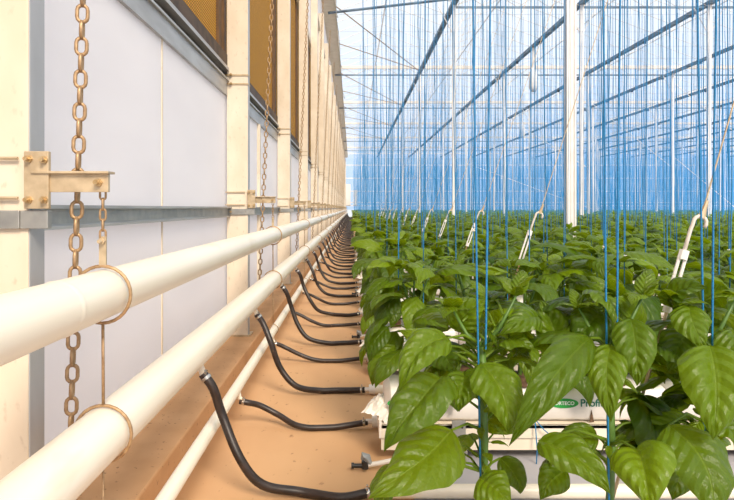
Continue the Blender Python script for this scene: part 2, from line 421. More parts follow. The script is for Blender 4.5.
# long white pipes
def long_pipe(name, label, x, z, r, seg):
    t = thing(name, label, 'pipe')
    n = 24
    b = MB(); b.tube([(x, NEARY, CZ+z), (x, FARY-2, CZ+z)], r, n); obj('pipe_body', b, M['white'], t, smooth='auto')
    for y in seg:
        b = MB(); b.tube([(x, y-.012, CZ+z), (x, y, CZ+z), (x, y+.012, CZ+z)], [r*1.0, r*1.03, r*1.0], n, caps=False); obj('weld_seam', b, M['white'], t, smooth=True)
long_pipe('heating_pipe', 'upper thick white pipe running along the side wall', -.64, -.221, .062, (1.30, 6.9, 12.9))
long_pipe('heating_pipe', 'lower thick white pipe along the wall, black hoses plugged into it', -.64, -.579, .067, (4.3, 10.3))
long_pipe('return_pipe', 'thin white pipe hung low over the kerb edge', -.626, -.976, .029, (2.45, 5.3, 9.2))

# ------------------------------------------------------------------ rows
RS = 1.404; ROW0 = 1.62; NROW = 56
def bez(pts, n=26):
    """Catmull-Rom through pts"""
    P = [V(p) for p in pts]; P = [P[0]*2-P[1]]+P+[P[-1]*2-P[-2]]; out = []
    for i in range(1, len(P)-2):
        for j in range(n//(len(P)-3)):
            t = j/(n//(len(P)-3)); a, b_, c, d_ = P[i-1:i+3]
            out.append(.5*((2*b_)+(-a+c)*t+(2*a-5*b_+4*c-d_)*t*t+(-a+3*b_-3*c+d_)*t**3))
    out.append(P[-2]); return out
H1 = [(-.622, .0, -.690), (-.578, .0, -.752), (-.535, -.005, -.868), (-.470, -.01, -1.03), (-.372, -.012, -1.145), (-.22, -.005, -1.190), (-.05, 0, -1.194), (.085, 0, -1.183)]
H2 = [(-.618, 0, -1.062), (-.575, 0, -1.070), (-.51, .0, -1.097), (-.41, 0, -1.148), (-.29, 0, -1.188), (-.13, 0, -1.198), (.085, 0, -1.178)]
def make_hose(kind, var):
    P = H1 if kind == 1 else H2
    r = random.Random(var*7+kind)
    P = [(x+ ((r.uniform(-.014, .014) if kind == 1 else 0) if 1 < i < len(P)-2 else 0), y+(r.uniform(-.035, .035) if 1 < i < len(P)-1 else 0), z) for i, (x, y, z) in enumerate(P)]
    pts = bez(P, 42); rad = .0195 if kind == 1 else .0165
    pts = [V((p.x, p.y, max(p.z, -1.213+rad))) for p in pts]
    t = thing('water_hose', '', 'hose', (0, 0, 0), 'black hoses between pipes and crop rows')
    b = MB(); b.tube(pts, rad, 12); obj('hose_body', b, M['hose'], t, smooth='auto')
    for q, (i, j) in enumerate(((0, 2), (-1, -3))):
        a, c = V(pts[i]), V(pts[j]); d = (c-a).normalized()
        m0 = a+d*.016; b = MB(); b.tube([m0, m0+d*.013], rad*1.16, 14)
        b.tube([m0+d*.0065+V((0, -.01, rad*.8)), m0+d*.0065+V((0, -.01, rad*1.9))], .005, 6); b.tube([m0+d*.0065+V((-.0, -.024, rad*1.35)), m0+d*.0065+V((0, .012, rad*1.35))], .0045, 6)
        obj('clamp', b, M['clamp'], t, smooth='auto')
    if kind == 1:
        b = MB(); b.tube([(-.64, 0, -.635), (-.616, 0, -.702)], .014, 10); obj('nozzle', b, M['white'], t, smooth='auto')
    else:
        b = MB(); b.tube([(-.625, 0, -1.0), (-.618, 0, -1.045), (-.60, 0, -1.05)], .012, 10); obj('nozzle', b, M['white'], t, smooth='auto')
    return t
hv = {(k, v): make_hose(k, v) for k in (1, 2) for v in range(3)}
used = set()
for k in range(NROW-1):
    for kind, off in ((1, 2.50), (2, 3.30)):
        key = (kind, (k*2) % 3)
        if key in used: o = copy_tree(hv[key]) if k < 22 else None
        else: used.add(key); o = hv[key]
        if o is None:
            src = next(c for c in hv[key].children if c.name.startswith('hose_body'))
            o = src.copy(); o.parent = None; C.objects.link(o); o.name = 'water_hose'; tag(o, '', 'hose', 'black hoses between pipes and crop rows')
        o.location = (0, off+RS*k, CZ)
        o['label'] = ('long curved black hose from the lower thick white pipe, %s such hose' if kind == 1 else 'short black hose from the thin low white pipe, %s such hose') % nearest(k+1)

# pipe rails that the hoses feed: white, run into the crop between the rows
for k in range(14):
    for kind, off, zc in ((1, 2.50, -1.180), (2, 3.30, -1.174)):
        y = off+RS*k; t = thing('rail_pipe', 'white pipe on the ground fed by %s %s black hose' % (nearest(k+1), 'long curved' if kind == 1 else 'short'), 'pipe', (0, 0, 0), 'white ground pipes between crop rows')
        x1 = .66*y+1.2
        b = MB(); b.tube([(.135, y, CZ+zc), (x1, y, CZ+zc)], .029, 14); obj('pipe_body', b, M['white'], t, smooth='auto')
        b = MB(); b.tube([(.075, y, CZ+zc), (.115, y, CZ+zc)], .014, 10); b.tube([(.11, y, CZ+zc), (.15, y, CZ+zc)], [.031, .033], 14); obj('socket', b, M['plastic'], t, smooth='auto')

def text_mesh(txt, size):
    cu = bpy.data.curves.new('text', 'FONT'); cu.body = txt; cu.size = size; cu.extrude = .0006; cu.align_x = 'LEFT'; cu.align_y = 'CENTER'; cu.offset = size*.018
    o = bpy.data.objects.new('text', cu); C.objects.link(o); bpy.context.view_layer.update()
    me = bpy.data.meshes.new_from_object(o.evaluated_get(bpy.context.evaluated_depsgraph_get())); bpy.data.objects.remove(o); return me
t_prof = text_mesh('Profit', .050); t_prof.materials.append(M['teal_ink'])
t_fort = text_mesh('FORTECO', .026); t_fort.materials.append(M['white_ink'])
bb = MB(); Pn = []
for s_ in (0, 1):
    for i in range(28): q = 2*PI*i/28; Pn.append((.078*math.cos(q), -.0008*s_, .026*math.sin(q)))
bb.add(Pn, [tuple(range(28)), tuple(reversed(range(28, 56)))]+[(i, (i+1) % 28, 28+(i+1) % 28, 28+i) for i in range(28)])
oval = bb.mesh('badge'); oval.materials.append(M['green_ink'])
SL = .78; full_me = None
for k in range(14):
    y = ROW0+RS*k; x1 = .66*y+1.0
    t = thing('crop_gutter', 'long cream trough under %s crop row' % nearest(k+1), 'trough', (0, 0, 0), 'troughs under the crop rows')
    b = MB(); b.box(.14, x1, y-.16, y+.16, CZ-1.055, CZ-1.035); b.box(.14, x1, y-.16, y-.148, CZ-1.10, CZ-1.035); b.box(.14, x1, y+.148, y+.16, CZ-1.10, CZ-1.035)
    obj('tray', b, M['gutter'], t, bevel=.003)
    b = MB(); b.box(.14, x1, y-.148, y-.13, CZ-1.16, CZ-1.055); b.box(.14, x1, y+.13, y+.148, CZ-1.16, CZ-1.055); obj('skirt', b, M['gutter'], t)
    b = MB(); b.box(.13, .142, y-.158, y+.158, CZ-1.10, CZ-1.02); obj('end_cap', b, M['plastic'], t)
    x = .50
    while x < x1-.3:
        b = MB(); b.box(x-.04, x+.04, y-.175, y-.162, CZ-1.212, CZ-1.05); b.box(x-.05, x+.05, y-.17, y+.17, CZ-1.213, CZ-1.16); obj('support', b, M['galv'], t); x += 1.6
    j = 0; x = 0.0
    while x < x1-.2:
        s = thing('substrate_slab', 'white wrapped growing slab, %s from the aisle in %s crop row' % (nth(j+1), nearest(k+1)), 'growing slab', (x, y, CZ-1.035), 'growing slabs in the troughs'); xs = .16 if j == 0 else 0
        b = MB(); nx = 22; ny = 8; vs = []; fs = []
        L = SL-.012-xs
        for i in range(nx+1):
            u = i/nx
            for q in range(ny*2):
                a = 2*PI*q/(ny*2); cy, cz = math.cos(a), math.sin(a)
                yy = math.copysign(abs(cy)**.35, cy)*.135; zz = math.copysign(abs(cz)**.35, cz)*.085+.086
                sh = 1-.35*max(0, (abs(u-.5)-.44)/.06)**2
                vs.append((xs+u*L, yy*sh+random.uniform(-.001, .001), .086+(zz-.086)*sh+random.uniform(-.001, .001)))
        for i in range(nx):
            for q in range(ny*2):
                l = (q+1) % (ny*2); fs.append((i*ny*2+q, (i+1)*ny*2+q, (i+1)*ny*2+l, i*ny*2+l))
        fs.append(tuple(range(ny*2))); fs.append(tuple(reversed([nx*ny*2+q for q in range(ny*2)])))
        b.add(vs, fs)
        if j == 0 or full_me is None:
            o = obj('wrap', b, M['slab'], s, smooth='auto')
            if j: full_me = o.data
        else: obj('wrap', full_me, None, s)
        if k < 4:
            o = obj('logo_badge', oval, None, s, loc=(.24, -.1365, .095)); o.scale = (.9, 1, .9)
            o2 = obj('badge_lettering', t_fort, None, o, loc=(-.062, -.0012, 0)); o2.rotation_euler = (PI/2, 0, 0)
            o = obj('printed_name', t_prof, None, s, loc=(.318, -.137, .095)); o.rotation_euler = (PI/2, 0, 0)
            b = MB(); b.add([(.362, -.1375, .005), (.385, -.1375, .005), (.373, -.1375, .065)], [(0, 1, 2)]); b.add([(.362, -.1365, .005), (.385, -.1365, .005), (.373, -.1365, .065)], [(0, 2, 1)]); obj('drain_slit', b, M['coco'], s)
        x += SL; j += 1

# crumpled plastic at the trough ends, drain taps
def crumple(seed, sx, sy, sz):
    r = random.Random(seed); b = MB(); n = 14; vs = []; fs = []
    for i in range(n+1):
        for j in range(n+1):
            u, w = i/n, j/n
            z = sz*(math.sin(u*PI)**.5*.8*math.sin(w*PI*.9+.2))+r.uniform(-.012, .012)
            vs.append(((u-.5)*sx+r.uniform(-.006, .006), (w-.5)*sy+r.uniform(-.01, .01), max(.002, z)))
    for i in range(n):
        for j in range(n):
            a = i*(n+1)+j; fs.append((a, a+1, a+n+2, a+n+1))
    b.add(vs, fs); return b
cr = crumple(3, .17, .22, .13)
for k in range(9):
    o = obj('plastic_wrap', cr if k == 0 else me_cr, M['plastic']); me_cr = o.data
    md = None
    tag(o, 'crumpled white plastic hanging at the aisle end of %s crop row' % nearest(k+1), 'plastic wrap', 'plastic scraps at the row ends')
    o.location = (.155, ROW0+RS*k-.02, CZ-1.03); o.rotation_euler = (0, .35, random.uniform(-.4, .4))
for k in (0, 2, 4):
    t = thing('drain_tap', 'small black and grey tap on the aisle floor by %s crop row' % nearest(k+1), 'tap', (.045, ROW0+RS*k+(1.15 if k == 0 else 1.12), CZ-1.19), 'drain taps on the aisle floor')
    b = MB(); b.tube([(-.045, 0, .0), (.02, .0, .0)], .010, 10); b.tube([(-.048, 0, .0), (-.036, 0, 0)], .014, 10); b.tube([(.015, 0, -.012), (.015, 0, .022)], .017, 10); obj('tap_body', b, M['black'], t, smooth='auto')
    b = MB(); b.tube([(.0, -.0, .028), (.008, 0, .048), (.022, 0, .040), (.04, 0, .008)], [.006, .018, .020, .010], 8); obj('handle', b, M['grey'], t, smooth='auto')
    b = MB(); b.tube([(.03, 0, .004), (.08, 0, .012), (.15, .01, .022)], .011, 10); obj('spout_tube', b, M['plastic'], t, smooth='auto')

# ------------------------------------------------------------------ pepper plants
def leaf(mb, p0, p1, W, nrm, bulge, nl=10, nw=6, tint=.5, fold=.16, wav=.05, twist=0.0, rnd=random, pk=.034):
    p0, p1, nrm = V(p0), V(p1), V(nrm); ax = p1-p0; L = ax.length
    if L < 1e-4: return
    nn = (nrm-ax*(nrm.dot(ax)/L/L))
    nn = nn.normalized() if nn.length > 1e-4 else ax.orthogonal().normalized()
    ph = rnd.uniform(0, 6.28); vs = []; uvs = []; fs = []; k0 = rnd.uniform(-.10, .10)
    side0 = ax.normalized().cross(nn)
    for i in range(nl+1):
        t = i/nl
        te = t
        c = p0+ax*te+nn*(bulge*L*4*te*(1-te)**.8*.62)+side0*(k0*L*math.sin(PI*te))
        dt = ax+nn*(bulge*L*2.5*((1-te)-te))+side0*(k0*L*PI*math.cos(PI*te)); dt.normalize()
        a = twist*t; n_ = (nn-dt*nn.dot(dt)).normalized(); sd = dt.cross(n_)
        n2 = n_*math.cos(a)+sd*math.sin(a); sd = dt.cross(n2)
        w = W*.5*(max(t, .001)**.52)*(max(1-t, 0)**1.0)/.387 if 0 < t < 1 else 0.0004
        for j in range(nw+1):
            s = 2*j/nw-1; q = abs(s)
            off = w*(fold*q*2.2-fold*1.5*q*q*q) - wav*W*q*q*math.sin(t*15+ph+(2 if s > 0 else 0))*.8*math.sin(PI*min(1, t*1.1))
            off += -.30*w*q*q
            if nl >= 10:
                pp = t-.30*q**1.15; off += W*pk*abs(math.sin(pp*PI/.15))*min(1, q*3)*(1-q*.6)*min(1, 8*t*(1-t))
            vs.append(c+sd*(s*w)+n2*off); uvs.append((t, (s+1)/2))
    for i in range(nl):
        for j in range(nw):
            a = i*(nw+1)+j; fs.append((a, a+1, a+nw+2, a+nw+1))
    mb.add(vs, fs, uvs, tint)
def petiole(mb, a, b, r=.003, n=5, tint=.7):
    a, b = V(a), V(b); m = (a+b)/2+V((0, 0, (b-a).length*.13)); k = len(mb.v)
    mb.tube([a, m, b], [r*1.3, r, r*.8], n, caps=False)
    for i in range(k, len(mb.v)): mb.t[i] = tint; mb.uv[i] = (.5, .5)
def plant_meshes(seed, h, quality, size=.86, bottom=.08, dens=1.3, edge=False):
    """stem and foliage of a pepper plant standing at the origin, h tall"""
    r = random.Random(seed); st = MB(); fo = MB(); nl, nw = ((10, 6), (6, 4), (4, 2))[quality]
    forks = []
    base = V((0, 0, 0)); zf = h*.50
    lean = V((r.uniform(-.03, .03), r.uniform(-.03, .03), 0))
    st.tube([(0, 0, 0), lean*.4+V((0, 0, zf*.5)), lean+V((0, 0, zf))], [.0095, .0085, .0075], 8 if quality == 0 else 5)
    tops = []
    for a in range(3 if quality < 2 else 2):
        q = a*2.1+r.uniform(0, 1.0)+seed; d = V((math.cos(q), math.sin(q), 0))
        top = lean+d*r.uniform(.05, .11)+V((0, 0, h*r.uniform(.90, 1.0))); tops.append(top)
        mid = lean+d*.05+V((0, 0, (zf+h)/2)); st.tube([lean+V((0, 0, zf)), mid, top], [.0065, .005, .003], 6 if quality == 0 else 4)
    ang = r.uniform(0, 6); 
    def put(at, z01, ang):
        L = (.15+.13*math.sin(min(1, (1.05-z01)*1.6+.12)*PI*.62))*size*r.uniform(.82, 1.15)
        d = V((math.cos(ang), math.sin(ang), 0))
        pl = L*r.uniform(.35, .55); up = .25 if z01 < .8 else .6
        b_ = at+d*pl*.9+V((0, 0, pl*up*r.uniform(.6, 1.2)))
        droop = r.uniform(.1, 1.35) if z01 < .82 else r.uniform(-.35, .55)
        tip = b_+(d*math.cos(droop)+V((0, 0, -math.sin(droop)))).normalized()*L
        nr = (V((0, 0, 1))*math.cos(droop)+d*math.sin(droop))+V((r.uniform(-.6, .6), r.uniform(-.6, .6), 0))
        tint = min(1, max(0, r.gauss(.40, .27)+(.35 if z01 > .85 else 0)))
        petiole(fo, at, b_, .0028*size, 4 if quality else 6)
        leaf(fo, b_, tip, L*r.uniform(.48, .62), nr, r.uniform(.10, .36), nl, nw, tint, rnd=r, twist=r.uniform(-.35, .35))
    z = bottom
    step = (.042, .045, .075)[quality]/dens
    while z < h:
        z01 = z/h
        if z < zf: at = lean*(z/zf)+V((0, 0, z))
        else:
            tp = tops[int(r.random()*len(tops))]; f = (z-zf)/(h-zf); at = (lean+V((0, 0, zf))).lerp(tp, min(1, f))
        put(at, z01, ang); ang += 2.4+r.uniform(-.3, .3)
        if z > zf*1.1 and quality < 2: put(at, z01, ang+2.9+r.uniform(-.5, .5))
        z += step
    if edge:                                # low leaves hanging out over the aisle
        for i in range(13):
            z = r.uniform(.06, .46); a = PI+r.uniform(-.95, .75); d = V((math.cos(a), math.sin(a), 0)); L = r.uniform(.15, .21)
            at = V((0, 0, z)); b_ = at+d*r.uniform(.05, .12)+V((0, 0, r.uniform(.02, .06))); e = r.uniform(.75, 1.4)
            tip = b_+(d*math.cos(e)-V((0, 0, math.sin(e))))*L; petiole(fo, at, b_, .003, 6)
            leaf(fo, b_, tip, L*.56, V((r.uniform(-.3, .3), -.7, .5))+d*.5, r.uniform(.15, .3), nl, nw, r.uniform(.2, .8), rnd=r, twist=r.uniform(-.3, .3))
    for tp in tops:
        for i in range((6, 5, 2)[quality]):
            a = r.uniform(0, 6.28); d = V((math.cos(a), math.sin(a), 0)); L = r.uniform(.06, .13)*size
            e = r.uniform(-.2, .9); tip = tp+(d*math.cos(e)+V((0, 0, math.sin(e))))*L
            leaf(fo, tp, tip, L*.5, V((0, 0, 1))-d*.5, .2, max(3, nl-3), max(2, nw-2), r.uniform(.6, 1), rnd=r)
    return st.mesh('stem', True), fo.mesh('foliage', True)

HP = .585
SLZ = CZ-1.035+.172      # top of a slab
varsets = []
for q, cnt in ((0, 7), (1, 7)):
    L = []
    for i in range(cnt):
        s_, f_ = plant_meshes(20+i+q*50, HP*random.uniform(.90, 1.03), q)
        s_.materials.append(M['stem']); f_.materials.append(M['leaf']); L.append((s_, f_))
    varsets.append(L)
edges = []
for i in range(3):
    s_, f_ = plant_meshes(400+i, HP, 0, edge=True); s_.materials.append(M['stem']); f_.materials.append(M['leaf']); edges.append((s_, f_))
blk = MB(); blk.box(-.035, .035, -.035, .035, 0, .045); blk_me = blk.mesh('block'); blk_me.materials.append(M['coco'])
clipm = MB(); clipm.tube([(-.007, 0, -.008), (.007, 0, .008)], .003, 5); clipm.tube([(-.007, 0, .006), (.007, 0, -.006)], .003, 5); clip_me = clipm.mesh('clip'); clip_me.materials.append(M['plastic'])

TOPZ = 4.6     # crop wires over the rows, above eye height
plants = []    # (x, y, row, index)
PSP = .25
for k in range(NROW):
    y = ROW0+RS*k; xm = min(.66*y+.5, FARX-1); j = 0; x = .31 if k else .30
    while x < xm:
        plants.append((x+random.uniform(-.03, .03), y+(.09 if j % 2 else -.07)+random.uniform(-.03, .03), k, j)); j += 1; x += PSP if k else .29
inview = [p for p in plants if p[2] == 0 or p[0] < .637*p[1]+.35]
near = inview[:300]; far = inview[300:]
def make_twine(x0, y0, z0, x1, y1, z1, r, wob=True):
    b = MB(); n = 9; P = []
    for i in range(n+1):
        t = i/n; P.append((x0+(x1-x0)*t+random.uniform(-.003, .003), y0+(y1-y0)*t, z0+(z1-z0)*t))
    b.tube(P, r, 5); return b
# the nearest row: leaves placed plant by plant
def W(px, py, Y): return V(((px-352)*Y/F, Y, CZ+(208-py)*Y/F))
# (base px, tip px, width px, base depth, tip depth, tint, stem index)
front = [
 ((447, 338), (399, 391), 40, 1.50, 1.40, .60, 0), ((440, 378), (384, 452), 62, 1.50, 1.36, .35, 0), ((481, 364), (508, 434), 54, 1.50, 1.38, .55, 0),
 ((464, 372), (459, 412), 38, 1.52, 1.45, .40, 0), ((452, 430), (368, 499), 66, 1.48, 1.30, .45, 0), ((590, 338), (509, 446), 41, 1.50, 1.36, .32, 1),
 ((611, 345), (611, 422), 36, 1.48, 1.38, .55, 1), ((631, 319), (637, 386), 40, 1.50, 1.42, .42, 1), ((710, 346), (713, 440), 66, 1.46, 1.34, .62, 2),
 ((539, 441), (610, 494), 46, 1.46, 1.34, .42, 1), ((636, 449), (652, 512), 62, 1.44, 1.30, .72, 1), ((669, 425), (712, 520), 72, 1.44, 1.30, .28, 2),
 ((597, 436), (550, 448), 28, 1.56, 1.55, .40, 1), ((640, 395), (656, 476), 52, 1.62, 1.58, .05, 1), ((689, 305), (706, 352), 36, 1.54, 1.46, .55, 2),
 ((539, 318), (498, 336), 30, 1.60, 1.52, .50, 0), ((668, 298), (708, 288), 30, 1.60, 1.52, .25, 2), ((587, 290), (613, 326), 38, 1.60, 1.50, .55, 1),
 ((500, 458), (520, 494), 24, 1.60, 1.58, .05, 0), ((462, 462), (428, 478), 26, 1.55, 1.5, .2, 0), ((480, 478), (512, 506), 40, 1.52, 1.45, .45, 0),
 ((560, 352), (540, 300), 34, 1.62, 1.66, .55, 1), ((730, 330), (756, 372), 46, 1.5, 1.42, .35, 2), ((716, 420), (744, 462), 40, 1.52, 1.45, .4, 2),
 ((640, 330), (600, 300), 34, 1.60, 1.56, .6, 1), ((655, 345), (690, 372), 36, 1.58, 1.5, .3, 2), ((455, 330), (486, 300), 34, 1.62, 1.6, .7, 0),
 ((430, 352), (398, 330), 30, 1.62, 1.55, .6, 0), ((440, 345), (455, 372), 34, 1.62, 1.58, .25, 0), ((502, 345), (536, 352), 36, 1.60, 1.52, .45, 0),
 ((690, 455), (672, 500), 40, 1.55, 1.5, .15, 2), ((566, 470), (540, 500), 30, 1.6, 1.56, .3, 1), ((700, 300), (730, 292), 34, 1.6, 1.52, .4, 2),
 ((655, 292), (640, 282), 22, 1.62, 1.6, .9, 1), ((600, 312), (572, 346), 40, 1.6, 1.56, .2, 1), ((690, 330), (668, 372), 40, 1.58, 1.52, .35, 2),
 ((404, 470), (384, 520), 40, 1.5, 1.4, .3, 0),
]
def hides(o, a, b):       # leaves a gap in the foliage where the photo shows the slab's lettering
    for t in (0, .25, .5, .75, 1):
        p = o+a.lerp(b, t); x, z = p.x/p.y, (p.z-CZ)/p.y
        if .30 < x < .445 and -.365 < z < -.285: return True
    return False
stems = [(482, 1.56), (609, 1.54), (703, 1.55)]
SC = 1.55
for si, (sx_, Y) in enumerate(stems):
    X = (sx_-352)*Y/F
    t = thing('pepper_plant', ('bushy green pepper plant with the large drooping leaves nearest the aisle', 'green pepper plant with long hanging leaves over the slab lettering',
              'tall leafy pepper plant at the far end of the nearest crop row')[si], 'plant', (X, Y, SLZ), 'pepper plants in the crop rows')
    rr = random.Random(si+5); st = MB(); fo = MB()
    o_ = V((X, Y, SLZ)); toppts = [W(sx_+dx, 300+dy, Y+dd)-o_ for dx, dy, dd in ((-30, 8, .03), (6, 0, .08), (34, -4, -.02))]
    fork = V((.0, 0, CZ-SLZ-.36)); st.tube([(0, 0, 0), (.006, 0, fork.z*.5), fork], [.011, .0105, .0095], 10)
    for tp in toppts: st.tube([fork, fork.lerp(tp, .5)+V((0, 0, -.02)), tp], [.008, .0055, .003], 8)
    for (b0, t0, w, d0, d1, ti, s_) in front:
        if s_ != si: continue
        p0 = W(b0[0], b0[1], d0)-o_; p1 = W(t0[0], t0[1], d1)-o_
        cen = V((0, 0, p0.z)); outd = V(((p0-cen).x, (p0-cen).y, 0))
        zz = min(p0.z-.03, CZ-SLZ-.16)
        if zz < fork.z: at = V((0, 0, zz))
        else:
            tp = min(toppts, key=lambda q: (q-p0).length); f_ = (zz-fork.z)/(tp.z-fork.z); at = fork.lerp(tp, max(0, min(1, f_)))
        petiole(fo, at, p0, .0036, 7)
        nr = V((rr.uniform(-.35, .35)+(.35 if p1.x > p0.x else -.35), -1.0, .55))
        leaf(fo, p0, p1, w*1.10*d1/F, nr, rr.uniform(.14, .34), 40, 14, ti, rnd=rr, fold=rr.uniform(.1, .5), wav=.07, twist=rr.uniform(-.5, .5))
    for tp in toppts:                       # growing tips
        for i in range(6):
            a = rr.uniform(0, 6.28); d = V((math.cos(a), math.sin(a), 0)); L = rr.uniform(.05, .10); e = rr.uniform(-.3, .8)
            leaf(fo, tp, tp+(d*math.cos(e)+V((0, 0, math.sin(e))))*L, L*.55, V((0, 0, 1))-d*.5, .2, 8, 6, rr.uniform(.5, .9), rnd=rr)
    for i in range(16):                     # leaflets in the axils along the stem
        z = rr.uniform(.20, .56); a = rr.uniform(3.3, 6.1); d = V((math.cos(a), math.sin(a), 0)); L = rr.uniform(.035, .085)
        at = V((0, 0, z)) if z < fork.z else fork.lerp(toppts[i % 3], (z-fork.z)/(toppts[i % 3].z-fork.z)*.9)
        p0 = at+d*.02; e = rr.uniform(-.9, .9); p1 = p0+(d*math.cos(e)-V((0, 0, math.sin(e))))*L
        if hides(o_, p0, p1): continue
        petiole(fo, at, p0, .002, 5); leaf(fo, p0, p1, L*.5, V((0, 0, 1))+d*.2, .25, 8, 6, rr.uniform(.5, 1), rnd=rr)
    # smaller back leaves fill the plant
    for i in range(34):
        z = rr.uniform(.16, .60); a = rr.uniform(.2, 2.9); d = V((math.cos(a), math.sin(a), 0)); L = rr.uniform(.13, .20)
        at = V((0, 0, z)) if z < fork.z else fork.lerp(toppts[i % 3], (z-fork.z)/(toppts[i % 3].z-fork.z)*.9)
        p0 = at+d*.08+V((0, 0, .03)); e = rr.uniform(.1, 1.0); p1 = p0+(d*math.cos(e)-V((0, 0, math.sin(e))))*L
        if hides(o_, p0, p1): continue
        petiole(fo, at, p0, .003, 6); leaf(fo, p0, p1, L*.55, V((0, 0, 1))+d*.4, .2, 12, 8, rr.uniform(.1, .6), rnd=rr)
    obj('stem', st, M['stem'], t, smooth=True); obj('foliage', fo, M['leaf'], t, smooth=True)
    obj('growing_block', blk_me, None, t, loc=(0, 0, -.002))
first_row = {0}
near = [p for p in near if p[2] > 0]
for (x, y, k, j) in near:
    t = thing('pepper_plant', 'leafy green pepper plant, %s from the aisle in %s crop row' % (nth(j+1), nearest(k+1)), 'plant', (x, y, SLZ if (k < 6 or j < 4) else SLZ), 'pepper plants in the crop rows')
    q = 0 if k < 4 else 1
    s_, f_ = varsets[q][random.randrange(7)]
    if j == 0 and k < 9: s_, f_ = edges[k % 3]
    a = obj('stem', s_, None, t); b_ = obj('foliage', f_, None, t)
    t.rotation_euler = (0, 0, 0 if (j == 0 and k < 9) else random.uniform(0, 6.28)); sc = random.uniform(.95, 1.06)*(1.04 if k == 1 else 1.03 if k == 2 else 1); t.scale = (sc*1.04, sc*1.04, sc)
    if k < 3: obj('growing_block', blk_me, None, t, loc=(0, 0, -.002))
# the rest of the crop as one
def numpy_copies(meshes, places, name, mat):
    VV = []; FF = []; TT = []; base = 0
    arrs = []
    for me in meshes:
        n = len(me.vertices); a = np.zeros(n*3); me.vertices.foreach_get('co', a); a = a.reshape(-1, 3)
        f = np.array([list(p.vertices) for p in me.polygons if len(p.vertices) == 4]); tt = np.zeros(n)
        if 'tint' in me.attributes: me.attributes['tint'].data.foreach_get('value', tt)
        arrs.append((a, f, tt))
    for (i, x, y, z, rz, s) in places:
        a, f, tt = arrs[i]; c, s_ = math.cos(rz), math.sin(rz)
        v = np.stack([(a[:, 0]*c-a[:, 1]*s_)*s+x, (a[:, 0]*s_+a[:, 1]*c)*s+y, a[:, 2]*s+z], 1)
        VV.append(v); FF.append(f+base); TT.append(tt); base += len(a)
    VV = np.concatenate(VV); FF = np.concatenate(FF); TT = np.concatenate(TT)
    me = bpy.data.meshes.new(name); me.vertices.add(len(VV)); me.vertices.foreach_set('co', VV.ravel().astype(np.float32))
    me.loops.add(FF.size); me.loops.foreach_set('vertex_index', FF.ravel().astype(np.int32))
    me.polygons.add(len(FF)); me.polygons.foreach_set('loop_start', np.arange(0, FF.size, 4, dtype=np.int32))
    me.polygons.foreach_set('use_smooth', np.ones(len(FF), dtype=bool))
    A = me.attributes.new('tint', 'FLOAT', 'POINT'); A.data.foreach_set('value', TT.astype(np.float32))
    me.update(calc_edges=True); me.materials.append(mat); return me
lod = [plant_meshes(200+i, HP*random.uniform(.92, 1.02), 2, 1.1, bottom=.28, dens=1.0)[1] for i in range(6)]
pl = [(random.randrange(6), x, y, SLZ-.01, random.uniform(0, 6.28), random.uniform(.95, 1.05)) for (x, y, k, j) in far]
o = obj('pepper_crop', numpy_copies(lod, pl, 'pepper_crop', M['leaf_far']), None)
tag(o, 'mass of green pepper plants in the rows stretching to the end wall', 'plants', None, 'stuff')

# twines
cnt = 0; farb = MB()
allp = [((stems[i][0]-352)*stems[i][1]/F, stems[i][1], 0, i) for i in range(3)]+near
ends = []
for (x, y, k, j) in allp+far:
    for side in (-1, 1):
        if k > 1 and random.random() < (.35 if k < 10 else .55): continue
        x0 = x+side*random.uniform(.02, .08); x1 = x+side*random.uniform(.06, .16); y1 = y+side*random.uniform(.0, .12)
        z0 = CZ-random.uniform(.30, .50); z1 = CZ+TOPZ
        if cnt < 290 :
            if k == 0:
                z0 = SLZ+.02 if side < 0 else CZ-.36; x0 = x+side*.004; x1 = x+side*.10; y -= .016
            b = make_twine(x0, y, z0, x1, y1, z1, .0027 if k < 3 else .003)
            if k < 3:
                t = thing('support_twine', '', 'twine', (0, 0, 0), 'blue twines over the crop rows')
                obj('string', b, M['twine'], t)
                if k == 1 and j % 3 == 1: obj('clip', clip_me, None, t, loc=(x0+(x1-x0)*.06, y-.004, z0+(z1-z0)*random.uniform(.02, .05)))
            else:
                t = obj('support_twine', b, M['twine']); tag(t, '', 'twine', 'blue twines over the crop rows')
            t['label'] = 'blue twine on the %s side of %s plant from the aisle, %s crop row' % ('aisle' if side < 0 else 'inner', nth(j+1), nearest(k+1)); cnt += 1
        else:
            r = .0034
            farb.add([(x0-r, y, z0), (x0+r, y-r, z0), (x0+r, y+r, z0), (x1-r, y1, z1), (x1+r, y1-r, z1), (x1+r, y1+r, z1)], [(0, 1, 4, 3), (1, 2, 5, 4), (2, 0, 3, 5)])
o = obj('hanging_twines', farb, M['twine_lit']); tag(o, 'countless blue twines hanging over the distant crop rows', 'twine', None, 'stuff')

for i, ((a, b_), (c, d_), lb) in enumerate([((535, 420), (536, 472), 'loose blue thread end hanging straight down over the cream trough'),
        ((533, 417), (551, 436), 'loose blue thread end curling sideways off the cream trough'), ((456, 436), (447, 452), 'short loose blue thread by the perforated grey plate')]):
    P0, P1 = W(a, b_, 2.845), W(c, d_, 2.84); b = MB(); b.tube([P0+V((0, .02, .012)), P0, P0.lerp(P1, .5)+V((.006, -.006, -.012)), P1], .0028, 5)
    tag(obj('loose_thread', b, M['twine'], smooth=True), lb, 'thread')
t = thing('perforated_plate', 'small grey perforated plate on the side of the cream trough', 'plate', tuple(W(459, 436, 2.83)), None)
b = MB(); b.box(-.032, .032, 0, .012, -.07, .07); obj('plate_body', b, M['galv'], t)
for hx in (-.015, .015):
    for hz in (-.04, 0, .04):
        b = MB(); b.tube([(hx, -.002, hz), (hx, .001, hz)], .005, 8); obj('hole', b, M['black'], t)
